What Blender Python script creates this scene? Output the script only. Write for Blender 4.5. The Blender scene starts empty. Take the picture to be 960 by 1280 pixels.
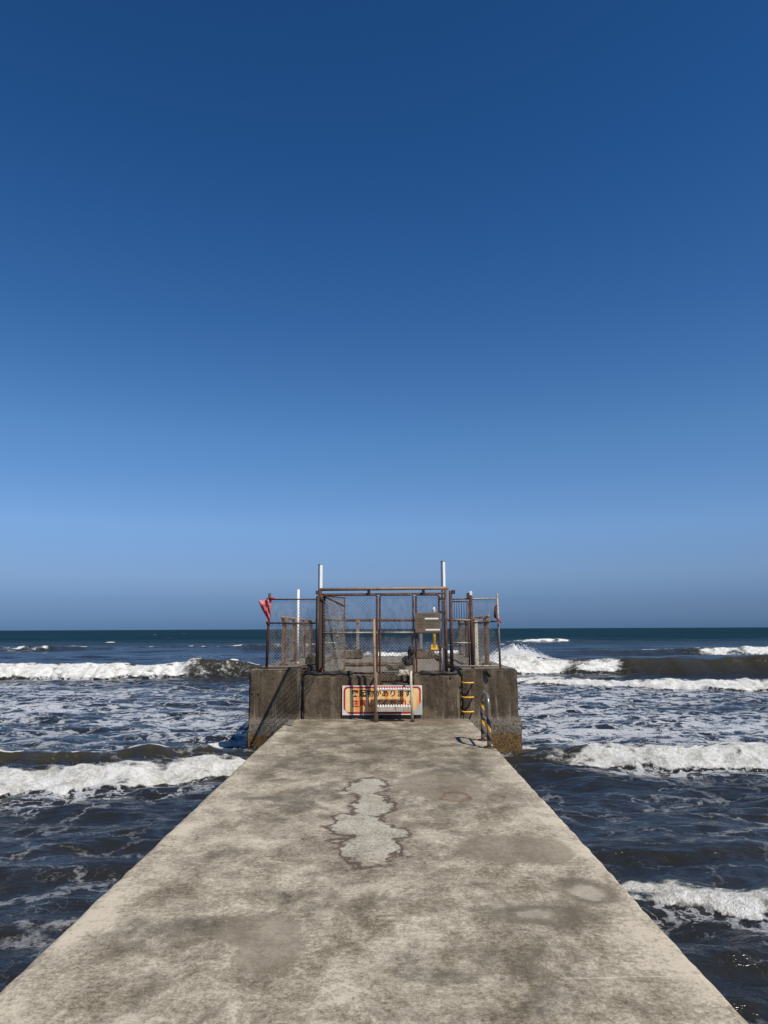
import bpy, bmesh, math, random
import numpy as np
from mathutils import Vector, Matrix, noise as mnoise

random.seed(7)
rng = np.random.default_rng(7)
scene = bpy.context.scene
col = scene.collection
R = math.radians

# ------------------------------------------------------------------ camera
FPX = 900.0                                   # focal length in pixels of a 960 x 1280 frame
cam_d = bpy.data.cameras.new('camera')
cam_d.sensor_fit = 'HORIZONTAL'; cam_d.sensor_width = 36.0
cam_d.lens = 36.0 * FPX / 960.0
cam_d.clip_start = 0.05; cam_d.clip_end = 40000
cam = bpy.data.objects.new('camera', cam_d); col.objects.link(cam)
CAM_ROT = Matrix.Rotation(R(0.13), 3, 'Z') @ Matrix.Rotation(R(90 + 9.21), 3, 'X') @ Matrix.Rotation(R(-0.24), 3, 'Z')
CAM_LOC = Vector((0, 0, 1.6))
cam.matrix_world = Matrix.Translation(CAM_LOC) @ CAM_ROT.to_4x4()
scene.camera = cam

# ------------------------------------------------------------------ world, sun, exposure
SUN_AZ, SUN_EL = 137.5, 53.0                  # clockwise from +Y, above the horizon
world = bpy.data.worlds.new('World'); scene.world = world
world.use_nodes = True
wn = world.node_tree
wn.nodes.clear()
sky = wn.nodes.new('ShaderNodeTexSky'); sky.sky_type = 'NISHITA'; sky.sun_disc = False
sky.sun_elevation = R(SUN_EL); sky.sun_rotation = R(SUN_AZ)
sky.altitude = 0; sky.air_density = 1.0; sky.dust_density = 0.0; sky.ozone_density = 4.0
# deep clear-day colour, softened by a thin marine haze layer low down, the same all round the horizon
wtc = wn.nodes.new('ShaderNodeTexCoord'); wsx = wn.nodes.new('ShaderNodeSeparateXYZ'); wrp = wn.nodes.new('ShaderNodeValToRGB')
el = wrp.color_ramp.elements
for i, (pos, c) in enumerate(((0.0, (.102, .212, .55)), (0.0391, (.235, .340, .64)), (0.0698, (.412, .497, .745)), (0.1359, (.60, .735, .965)), (0.2554, (.53, .79, 1.01)),
                              (0.4071, (.325, .655, .955)), (0.5759, (.21, .55, .875)), (0.7014, (.17, .495, .80)))):
    e_ = el[i] if i < 2 else el.new(pos)
    e_.position = pos; e_.color = (*c, 1)
wmx = wn.nodes.new('ShaderNodeMix'); wmx.data_type = 'RGBA'; wmx.blend_type = 'MULTIPLY'; wmx.inputs[0].default_value = 1.0
bg = wn.nodes.new('ShaderNodeBackground'); bg.inputs[1].default_value = 0.10
wo = wn.nodes.new('ShaderNodeOutputWorld')
wn.links.new(wtc.outputs['Generated'], wsx.inputs[0]); wn.links.new(wsx.outputs[2], wrp.inputs[0])
wn.links.new(sky.outputs[0], wmx.inputs[6]); wn.links.new(wrp.outputs[0], wmx.inputs[7])
wn.links.new(wmx.outputs[2], bg.inputs[0]); wn.links.new(bg.outputs[0], wo.inputs[0])

sun_d = bpy.data.lights.new('sun', 'SUN'); sun_d.energy = 5.0; sun_d.angle = R(0.53); sun_d.color = (1.0, 0.94, 0.84)
sun = bpy.data.objects.new('sun', sun_d); col.objects.link(sun)
sdir = Vector((math.sin(R(SUN_AZ)) * math.cos(R(SUN_EL)), math.cos(R(SUN_AZ)) * math.cos(R(SUN_EL)), math.sin(R(SUN_EL))))
sun.rotation_euler = sdir.to_track_quat('Z', 'Y').to_euler()
sun.location = sdir * 50
vs = scene.view_settings
scene.display_settings.display_device = 'sRGB'
vs.view_transform = 'Standard'; vs.look = 'None'; vs.exposure = 0.0; vs.gamma = 1.0; vs.use_curve_mapping = False
scene.cycles.max_bounces = 6

# ------------------------------------------------------------------ helpers
def at(px, py, Y):
    "world point on the plane y = Y measured from a photo pixel"
    d = CAM_ROT @ Vector(((px - 480) / FPX, (640 - py) / FPX, -1))
    return CAM_LOC + d * (Y / d.y)

def tag(o, label=None, cat=None, group=None, kind=None):
    if label: o['label'] = label
    if cat: o['category'] = cat
    if group: o['group'] = group
    if kind: o['kind'] = kind
    return o

def empty(name, loc=(0, 0, 0)):
    o = bpy.data.objects.new(name, None); o.empty_display_size = 0.1
    o.location = loc; col.objects.link(o); return o

def link(name, me, mat, parent=None, smooth=False):
    o = bpy.data.objects.new(name, me); col.objects.link(o)
    if mat: me.materials.append(mat)
    if parent:
        o.parent = parent
        # keep world coordinates: every ancestor here is unrotated
        off = Vector((0, 0, 0)); p = parent
        while p: off += p.location; p = p.parent
        o.location = -off
    if smooth: me.shade_smooth()
    return o

class MB:
    def __init__(s): s.v = []; s.f = []
    def add(s, vs_, fs):
        b = len(s.v); s.v += [tuple(v) for v in vs_]; s.f += [tuple(i + b for i in f) for f in fs]; return s
    def box(s, c, d, rot=None):
        c = Vector(c); hx, hy, hz = d[0] / 2, d[1] / 2, d[2] / 2
        pts = [Vector((x, y, z)) for z in (-hz, hz) for y in (-hy, hy) for x in (-hx, hx)]
        if rot is not None: pts = [rot @ p for p in pts]
        return s.add([p + c for p in pts], [(0, 2, 3, 1), (4, 5, 7, 6), (0, 1, 5, 4), (2, 6, 7, 3), (0, 4, 6, 2), (1, 3, 7, 5)])
    def tube(s, pts, r, n=8, cap=True):
        pts = [Vector(p) for p in pts]; m = len(pts); rs = r if isinstance(r, (list, tuple)) else [r] * m
        t0 = (pts[1] - pts[0]).normalized()
        up = Vector((0, 0, 1)) if abs(t0.z) < 0.9 else Vector((1, 0, 0))
        nrm = t0.cross(up).normalized(); vs_ = []
        for i, p in enumerate(pts):
            t = (pts[min(i + 1, m - 1)] - pts[max(i - 1, 0)]).normalized()
            nrm = (nrm - t * nrm.dot(t)).normalized(); b = t.cross(nrm)
            for k in range(n):
                a = 2 * math.pi * k / n
                vs_.append(p + (nrm * math.cos(a) + b * math.sin(a)) * rs[i])
        fs = [(i * n + k, i * n + (k + 1) % n, (i + 1) * n + (k + 1) % n, (i + 1) * n + k) for i in range(m - 1) for k in range(n)]
        if cap: fs += [tuple(range(n - 1, -1, -1)), tuple(range((m - 1) * n, m * n))]
        return s.add(vs_, fs)
    def build(s, name, mat, parent=None, smooth=False):
        me = bpy.data.meshes.new(name); me.from_pydata(s.v, [], s.f); me.update()
        return link(name, me, mat, parent, smooth)

def tube(name, pts, r, mat, parent, n=10): return MB().tube(pts, r, n).build(name, mat, parent, True)
def bx(name, c, d, mat, parent, rot=None, bevel=0.0):
    o = MB().box(c, d, rot).build(name, mat, parent)
    if bevel:
        m = o.modifiers.new('bevel', 'BEVEL'); m.width = bevel; m.segments = 2
    return o

def chain_link(name, o, u, v, w, h, pitch, r, mat, parent):
    "woven diagonal wires filling the rectangle o + a*u + b*v, a<w, b<h; neighbours pass over and under"
    o, u, v = Vector(o), Vector(u).normalized(), Vector(v).normalized()
    nn = u.cross(v); mb = MB()
    for sgn in (1, -1):
        k = -int(h / pitch) - 1
        while k * pitch < w + h:
            c = k * pitch
            # line a = c + sgn*b
            if sgn == 1: b0, b1 = max(0, -c), min(h, w - c)
            else: b0, b1 = max(0, c - w), min(h, c)
            if b1 - b0 > 0.01:
                off = nn * (r * 0.9 * sgn)
                p0 = o + u * (c + sgn * b0) + v * b0 + off; p1 = o + u * (c + sgn * b1) + v * b1 + off
                mb.tube([p0, p1], r, 4, False)
            k += 1
    return mb.build(name, mat, parent)

def rough_box(name, x0, x1, y0, y1, z0, z1, mat, parent, res=0.06, amp=0.006, bev=0.03, seed=0.0, flare=0.0):
    "a cast concrete mass: worn arrises and slightly uneven faces"
    bm = bmesh.new(); bmesh.ops.create_cube(bm, size=1.0)
    for v in bm.verts:
        v.co = Vector((x0 if v.co.x < 0 else x1, y0 if v.co.y < 0 else y1, z0 if v.co.z < 0 else z1))
    bmesh.ops.bevel(bm, geom=bm.edges[:], offset=bev, segments=2, affect='EDGES')
    long = max(x1 - x0, y1 - y0, z1 - z0)
    for ax in range(3):
        lo, hi = ((x0, x1), (y0, y1), (z0, z1))[ax]
        n = min(56, max(1, int((hi - lo) / res)))
        if ax == 1 and hi - lo > 3: n = 40
        for i in range(1, n):
            p = [0, 0, 0]; p[ax] = lo + (hi - lo) * i / n
            nr = [0, 0, 0]; nr[ax] = 1
            bmesh.ops.bisect_plane(bm, geom=bm.verts[:] + bm.edges[:] + bm.faces[:], plane_co=p, plane_no=nr)
    for v in bm.verts:
        c = v.co
        e = sorted((min(abs(c.x - x0), abs(c.x - x1)), min(abs(c.y - y0), abs(c.y - y1)), min(abs(c.z - z0), abs(c.z - z1))))[1]
        k = 2.6 if e < bev * 1.6 else 1.0
        d = mnoise.noise_vector(c * 4.0 + Vector((seed, 0, 0))) + 0.6 * mnoise.noise_vector(c * 13.0 + Vector((0, seed, 0)))
        v.co += d * amp * k
        if flare and c.z < 0.05:
            g = flare * min(1.0, (0.05 - c.z) / 0.12)
            v.co.y -= g * 0.6 if abs(c.y - y0) < 0.1 else 0
            if x1 > 0 and c.x > (x0 + x1) / 2: v.co.x += g
            if x1 < 0 and c.x < (x0 + x1) / 2: v.co.x -= g * 0.3
    me = bpy.data.meshes.new(name); bm.to_mesh(me); bm.free()
    return link(name, me, mat, parent, False)

# ---- numpy gradient noise
_perm = rng.permutation(512); _perm = np.concatenate([_perm, _perm, _perm])
_ang = rng.random(512) * 2 * np.pi; _gx, _gy = np.cos(_ang), np.sin(_ang)
def pn(x, y, seed=0):
    x = np.asarray(x) + seed * 17.31; y = np.asarray(y) + seed * 9.77
    xi = np.floor(x).astype(np.int64); yi = np.floor(y).astype(np.int64)
    xf, yf = x - xi, y - yi
    u = xf * xf * xf * (xf * (xf * 6 - 15) + 10); v = yf * yf * yf * (yf * (yf * 6 - 15) + 10)
    def g(ix, iy, dx, dy):
        h = _perm[(_perm[ix & 511] + iy) & 511]
        return _gx[h] * dx + _gy[h] * dy
    a = g(xi, yi, xf, yf); b = g(xi + 1, yi, xf - 1, yf); c = g(xi, yi + 1, xf, yf - 1); d = g(xi + 1, yi + 1, xf - 1, yf - 1)
    return ((a + u * (b - a)) * (1 - v) + (c + u * (d - c)) * v) * 1.5
def fbm(x, y, o=3, seed=0):
    t = 0; a = 1.0
    for i in range(o):
        t = t + a * pn(x, y, seed + i); x = x * 2.03; y = y * 2.03; a *= 0.5
    return t
def sst(a, b, x):
    t = np.clip((x - a) / (b - a), 0, 1); return t * t * (3 - 2 * t)

# ---- node helper
class NT:
    def __init__(s, name):
        s.m = bpy.data.materials.new(name); s.m.use_nodes = True
        s.t = s.m.node_tree; s.t.nodes.clear()
        s.out = s.t.nodes.new('ShaderNodeOutputMaterial')
    def n(s, typ, ins=None, **kw):
        nd = s.t.nodes.new('ShaderNode' + typ)
        for k, v in kw.items(): setattr(nd, k, v)
        for k, v in (ins or {}).items(): s.set(nd.inputs[k], v)
        return nd
    def set(s, sock, v):
        if isinstance(v, bpy.types.NodeSocket): s.t.links.new(v, sock)
        elif isinstance(v, bpy.types.Node): s.t.links.new(v.outputs[0], sock)
        else: sock.default_value = v
    def math(s, op, a, b=None, c=None, clamp=False):
        ins = {0: a}
        if b is not None: ins[1] = b
        if c is not None: ins[2] = c
        return s.n('Math', ins, operation=op, use_clamp=clamp).outputs[0]
    def noise(s, vec, scale, detail=4, rough=0.6, dist=0.0, dims='3D'):
        nd = s.n('TexNoise', {'Vector': vec, 'Scale': scale, 'Detail': detail, 'Roughness': rough, 'Distortion': dist}, noise_dimensions=dims)
        return nd.outputs[0]
    def ramp(s, a, b, x, lo=0.0, hi=1.0, smooth=True):
        nd = s.n('MapRange', {'Value': x, 'From Min': a, 'From Max': b, 'To Min': lo, 'To Max': hi})
        nd.interpolation_type = 'SMOOTHSTEP' if smooth else 'LINEAR'; nd.clamp = True
        return nd.outputs[0]
    def mix(s, f, a, b, blend='MIX'):
        nd = s.n('Mix', None, data_type='RGBA', blend_type=blend)
        s.set(nd.inputs[0], f); s.set(nd.inputs[6], a if not isinstance(a, tuple) else (*a, 1)); s.set(nd.inputs[7], b if not isinstance(b, tuple) else (*b, 1))
        return nd.outputs[2]
    def attr(s, name): return s.n('Attribute', None, attribute_name=name).outputs['Fac']
    def coord(s, scale=(1, 1, 1)):
        tc = s.n('NewGeometry').outputs['Position']
        mp = s.n('Mapping', {'Vector': tc, 'Scale': scale}); return mp.outputs[0]
    def bump(s, h, strength, dist, normal=None):
        ins = {'Height': h, 'Strength': strength, 'Distance': dist}
        if normal is not None: ins['Normal'] = normal
        return s.n('Bump', ins).outputs[0]
    def principled(s, color, rough=0.8, metal=0.0, normal=None, spec=0.5, **kw):
        ins = {'Base Color': color if not isinstance(color, tuple) else (*color, 1), 'Roughness': rough, 'Metallic': metal, 'Specular IOR Level': spec}
        if normal is not None: ins['Normal'] = normal
        ins.update(kw)
        return s.n('BsdfPrincipled', ins).outputs[0]
    def done(s, sh): s.set(s.out.inputs[0], sh); return s.m

# ------------------------------------------------------------------ materials
def mat_deck():
    t = NT('deck_concrete'); p = t.coord(); ps = t.coord((1, 0.75, 1))
    big = t.noise(ps, 0.7, 3, 0.5, 0.8)
    mid = t.noise(ps, 2.6, 9, 0.78, 0.25)
    fine = t.noise(p, 30, 6, 0.8)
    grit = t.noise(p, 170, 3, 0.7)
    brush = t.noise(t.coord((3.5, 30, 1)), 1.0, 6, 0.75, 0.5)
    xy = t.n('SeparateXYZ', {0: p})
    x, y = xy.outputs[0], xy.outputs[1]
    # worn clean margins along both edges
    edge = t.math('MINIMUM', t.math('SUBTRACT', x, -1.76), t.math('SUBTRACT', 1.49, x))
    edge = t.math('ADD', edge, t.math('MULTIPLY', t.math('SUBTRACT', mid, 0.5), 0.5))
    em = t.ramp(0.05, 0.42, edge, 1, 0)
    def dev(n_, w): return t.math('MULTIPLY', t.math('SUBTRACT', n_, 0.5), w)
    fineS = t.ramp(0.37, 0.63, fine, smooth=False); midS = t.ramp(0.34, 0.66, mid, smooth=False)
    speck = t.ramp(0.36, 0.64, t.noise(p, 75, 4, 0.75), smooth=False)
    tone = t.math('ADD', t.math('ADD', dev(big, 0.55), dev(midS, 0.92)), t.math('ADD', dev(brush, 0.45), dev(fineS, 0.50)))
    tone = t.math('ADD', tone, dev(speck, 0.30))
    tone = t.math('ADD', tone, t.math('MULTIPLY', em, 0.26))
    tone = t.math('SUBTRACT', tone, t.math('MULTIPLY', t.ramp(7.6, 9.6, t.math('ADD', y, dev(mid, 2.0))), 0.20))
    k = t.math('ADD', tone, 0.585, clamp=True)
    cr = t.n('ValToRGB', {0: k}); e = cr.color_ramp.elements
    e[0].position = 0; e[0].color = (0.100, 0.082, 0.056, 1)
    e[1].position = 1; e[1].color = (0.52, 0.455, 0.350, 1)
    a = e.new(0.30); a.color = (0.172, 0.144, 0.098, 1)
    a = e.new(0.60); a.color = (0.292, 0.252, 0.190, 1)
    c = cr.outputs[0]
    # dark organic film in blotches, broken up by the grain
    film = t.noise(t.n('VectorMath', {0: ps, 1: (31, 7, 3)}, operation='ADD').outputs[0], 1.35, 9, 0.78, 0.35)
    stn = t.math('MULTIPLY', t.ramp(0.22, -0.18, t.math('ADD', t.attr('stain'), t.math('MULTIPLY', t.math('SUBTRACT', mid, 0.5), 0.8))), 0.075)
    fm = t.math('MULTIPLY', t.ramp(0.54, 0.64, t.math('ADD', t.math('ADD', film, t.math('SUBTRACT', stn, 0.012)), t.math('MULTIPLY', t.math('SUBTRACT', fine, 0.5), 0.55))), t.ramp(0.1, 0.5, edge))
    c = t.mix(t.math('MULTIPLY', fm, 0.66), c, (0.075, 0.066, 0.053))
    spot = t.noise(t.n('VectorMath', {0: ps, 1: (5, 17, 3)}, operation='ADD').outputs[0], 4.2, 7, 0.72, 0.4)
    sm = t.math('MULTIPLY', t.ramp(0.60, 0.70, t.math('ADD', spot, t.math('MULTIPLY', t.math('SUBTRACT', fine, 0.5), 0.4))), t.ramp(0.42, 0.56, film))
    c = t.mix(t.math('MULTIPLY', sm, 0.75), c, (0.062, 0.053, 0.042))
    warp = t.math('MULTIPLY', t.math('SUBTRACT', t.noise(p, 4.5, 7, 0.72, 0.4), 0.5), 0.42)
    # smooth brown mortar patches
    sb = t.math('ADD', t.attr('brown'), t.math('MULTIPLY', warp, 0.5))
    bm_ = t.math('MULTIPLY', t.ramp(0.022, -0.02, sb), t.ramp(0.30, 0.55, t.math('ADD', t.math('MULTIPLY', fine, 0.6), t.math('MULTIPLY', mid, 0.4)), 0.55, 1.0))
    c = t.mix(t.math('MULTIPLY', bm_, 0.62), c, t.mix(t.math('MULTIPLY', fine, 0.5), (0.165, 0.137, 0.096), (0.240, 0.200, 0.145)))
    # pale scabbled patch with exposed aggregate and a dark rim
    spl = t.math('ADD', t.attr('pale'), warp)
    pm = t.ramp(0.03, -0.05, spl)
    agg = t.n('TexVoronoi', {'Vector': p, 'Scale': 85, 'Randomness': 1.0})
    aggc = t.mix(t.ramp(0.25, 0.6, t.n('SeparateColor', {0: agg.outputs[1]}).outputs[0]), (0.33, 0.31, 0.245), (0.52, 0.495, 0.41))
    aggc = t.mix(t.ramp(0.5, 0.8, agg.outputs[0]), aggc, (0.25, 0.225, 0.185))
    wear = t.math('MULTIPLY', pm, t.ramp(5.25, 5.75, t.math('ADD', y, t.math('MULTIPLY', warp, 3.0)), 0.1, 1.0))
    wear = t.math('MULTIPLY', wear, t.ramp(0.36, 0.56, t.math('ADD', t.math('MULTIPLY', fine, 0.5), t.math('MULTIPLY', mid, 0.5)), 0.15, 0.80))
    c = t.mix(wear, c, aggc)
    rim = t.ramp(0.042, 0.006, t.math('ABSOLUTE', spl))
    rim = t.math('MULTIPLY', rim, t.ramp(0.30, 0.45, t.noise(p, 3.1, 3, 0.6)))
    c = t.mix(t.math('MULTIPLY', rim, 0.95), c, (0.070, 0.046, 0.032))
    halo = t.math('MULTIPLY', t.ramp(0.20, 0.0, spl), t.math('SUBTRACT', 1.0, pm))
    c = t.mix(t.math('MULTIPLY', halo, 0.30), c, (0.16, 0.125, 0.10))
    # rust rings and dried puddle marks
    rg = t.math('ADD', t.attr('ring'), t.math('MULTIPLY', warp, 0.5))
    rl = t.math('MULTIPLY', t.ramp(0.026, 0.006, t.math('ABSOLUTE', rg)), t.ramp(0.42, 0.56, t.noise(p, 5.3, 3, 0.6)))
    c = t.mix(t.math('MULTIPLY', rl, 0.9), c, (0.13, 0.075, 0.045))
    pd = t.math('ADD', t.attr('puddle'), t.math('MULTIPLY', warp, 0.55))
    c = t.mix(t.math('MULTIPLY', t.ramp(0.12, 0.0, t.math('ABSOLUTE', pd)), 0.72), c, (0.105, 0.084, 0.060))
    c = t.mix(t.math('MULTIPLY', t.ramp(-0.03, -0.09, pd), 0.6), c, (0.34, 0.30, 0.235))
    # damp brown strip at the foot of the wall
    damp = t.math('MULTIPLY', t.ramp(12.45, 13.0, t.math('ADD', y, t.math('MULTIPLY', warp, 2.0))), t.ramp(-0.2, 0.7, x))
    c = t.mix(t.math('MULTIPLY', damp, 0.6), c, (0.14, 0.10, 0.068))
    # hairline scratches left by a trowel
    ln = t.math('ABSOLUTE', t.math('SUBTRACT', t.math('ADD', y, t.math('MULTIPLY', warp, 0.12)), t.math('MULTIPLY_ADD', x, 0.06, 3.58)))
    c = t.mix(t.math('MULTIPLY', t.math('MULTIPLY', t.ramp(0.010, 0.003, ln), t.ramp(0.35, 0.8, x)), t.ramp(0.42, 0.55, mid, 0.0, 0.5)), c, (0.56, 0.50, 0.41))
    # pinholes and grit
    c = t.mix(t.math('MULTIPLY', t.ramp(0.60, 0.72, grit), 0.45), c, (0.09, 0.078, 0.064))
    c = t.mix(t.math('MULTIPLY', t.ramp(0.36, 0.26, grit), 0.35), c, (0.52, 0.47, 0.39))
    h = t.math('ADD', t.math('MULTIPLY', fine, 0.6), t.math('ADD', t.math('MULTIPLY', grit, 0.5), t.math('MULTIPLY', pm, -0.8)))
    nr = t.bump(h, 0.55, 0.008)
    return t.done(t.principled(c, 0.9, normal=nr, spec=0.2))

def mat_wall(name='weathered_wall_concrete', k=1.0):
    t = NT(name); p = t.coord()
    xyz = t.n('SeparateXYZ', {0: p}); z = xyz.outputs[2]
    big = t.noise(p, 1.7, 5, 0.6, 0.4); mid = t.noise(p, 7, 5, 0.65); fine = t.noise(p, 45, 4, 0.7); grit = t.noise(p, 140, 2, 0.6)
    run = t.noise(t.coord((9, 9, 0.9)), 1.0, 4, 0.6, 0.3)
    tone = t.math('ADD', t.math('MULTIPLY', big, 0.8), t.math('ADD', t.math('MULTIPLY', run, 0.7), t.math('MULTIPLY', mid, 0.4)))
    tone = t.math('ADD', tone, t.math('MULTIPLY', t.math('SUBTRACT', fine, 0.5), 0.5))
    c = t.mix(t.ramp(0.76, 1.14, tone), tuple(k * v for v in (0.054, 0.036, 0.021)), tuple(k * v for v in (0.160, 0.119, 0.075)))
    c = t.mix(t.math('MULTIPLY', t.ramp(0.56, 0.68, run), 0.55), c, (0.28, 0.235, 0.165))
    rs = t.math('MULTIPLY', t.ramp(0.60, 0.72, t.noise(t.coord((5, 5, 1.0)), 1.0, 4, 0.6, 0.5)), 0.55)
    c = t.mix(rs, c, (0.10, 0.052, 0.028))
    # zones: abraded aggregate band, then weed above the water line
    zz = t.math('ADD', z, t.math('MULTIPLY', t.math('SUBTRACT', mid, 0.5), 0.22))
    c = t.mix(t.math('MULTIPLY', t.ramp(0.06, -0.02, zz), t.ramp(0.35, 0.6, fine, 0.25, 0.8)), c, t.mix(t.ramp(0.42, 0.58, t.noise(p, 55, 3, 0.7)), (0.07, 0.058, 0.044), (0.32, 0.285, 0.23)))
    weed = t.mix(t.ramp(0.4, 0.62, fine), (0.045, 0.026, 0.010), (0.20, 0.115, 0.035))
    c = t.mix(t.ramp(-0.22, -0.30, zz), c, weed)
    # bleached top arris and grit
    c = t.mix(t.math('MULTIPLY', t.ramp(0.58, 0.7, grit), 0.4), c, (0.42, 0.37, 0.30))
    c = t.mix(t.math('MULTIPLY', t.ramp(0.40, 0.3, grit), 0.5), c, (0.05, 0.04, 0.03))
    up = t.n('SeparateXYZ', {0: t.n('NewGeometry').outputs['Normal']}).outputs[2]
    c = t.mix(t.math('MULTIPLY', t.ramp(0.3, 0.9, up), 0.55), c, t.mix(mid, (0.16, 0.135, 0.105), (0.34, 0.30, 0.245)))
    nr = t.bump(t.math('ADD', t.math('MULTIPLY', fine, 0.7), t.math('ADD', t.math('MULTIPLY', mid, 1.2), t.math('MULTIPLY', grit, 0.3))), 0.7, 0.012)
    return t.done(t.principled(c, 0.85, normal=nr, spec=0.3))

def mat_metal(name, base, rust, amount, rough=0.6, metal=0.0, scale=14):
    t = NT(name); p = t.coord((1, 1, 0.45))
    n1 = t.noise(p, scale, 5, 0.68, 0.4); n2 = t.noise(p, scale * 5, 3, 0.6)
    m = t.ramp(1 - amount - 0.12 + 0.0, 1 - amount + 0.12, t.math('ADD', t.math('MULTIPLY', n1, 0.8), t.math('MULTIPLY', n2, 0.2)))
    rc = t.mix(t.ramp(0.3, 0.7, n2), rust, tuple(v * 0.35 for v in rust))
    c = t.mix(m, base, rc)
    nr = t.bump(t.math('ADD', n1, n2), 0.5, 0.004)
    return t.done(t.principled(c, t.ramp(0, 1, m, rough, 0.9), t.math('MULTIPLY', t.math('SUBTRACT', 1.0, m), metal), nr))

def mat_plain(name, c, rough=0.7, var=0.25, scale=20, metal=0.0, spec=0.5):
    t = NT(name); p = t.coord()
    n = t.noise(p, scale, 4, 0.65)
    cc = t.mix(n, tuple(v * (1 - var) for v in c), tuple(min(1, v * (1 + var)) for v in c))
    return t.done(t.principled(cc, rough, metal, t.bump(n, 0.3, 0.004), spec))

def mat_hoop():
    t = NT('steel_with_hazard_tape'); p = t.coord()
    xyz = t.n('SeparateXYZ', {0: p}); x, y, z = xyz.outputs
    ysel = t.math('LESS_THAN', y, 10.5)
    yc = t.math('ADD', t.math('MULTIPLY', ysel, 10.17 - 10.82), 10.82)
    ang = t.math('DIVIDE', t.math('ARCTAN2', t.math('SUBTRACT', y, yc), t.math('SUBTRACT', x, 1.395)), 2 * math.pi)
    near = t.math('ADD', ang, t.math('MULTIPLY', z, 4.4))
    fr = t.math('FRACT', t.math('ADD', near, 0.25))
    yellow = t.math('MULTIPLY', t.math('LESS_THAN', fr, 0.26), 1.0)
    black = t.math('MULTIPLY', t.math('GREATER_THAN', fr, 0.26), t.math('LESS_THAN', fr, 0.66))
    zone = t.math('MULTIPLY', t.math('GREATER_THAN', z, 0.09), t.math('LESS_THAN', z, t.math('ADD', 0.55, t.math('MULTIPLY', ysel, -0.12))))
    wn_ = t.ramp(0.36, 0.44, t.noise(p, 30, 4, 0.7))
    yellow = t.math('MULTIPLY', t.math('MULTIPLY', yellow, zone), wn_); black = t.math('MULTIPLY', black, zone)
    st = t.mix(t.noise(p, 25, 4, 0.6), (0.10, 0.078, 0.055), (0.34, 0.29, 0.22))
    c = t.mix(yellow, st, (0.75, 0.36, 0.03)); c = t.mix(black, c, (0.012, 0.012, 0.012))
    tape = t.math('MAXIMUM', yellow, black)
    return t.done(t.principled(c, t.ramp(0, 1, tape, 0.28, 0.5), t.math('MULTIPLY', t.math('SUBTRACT', 1.0, tape), 0.45)))

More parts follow.
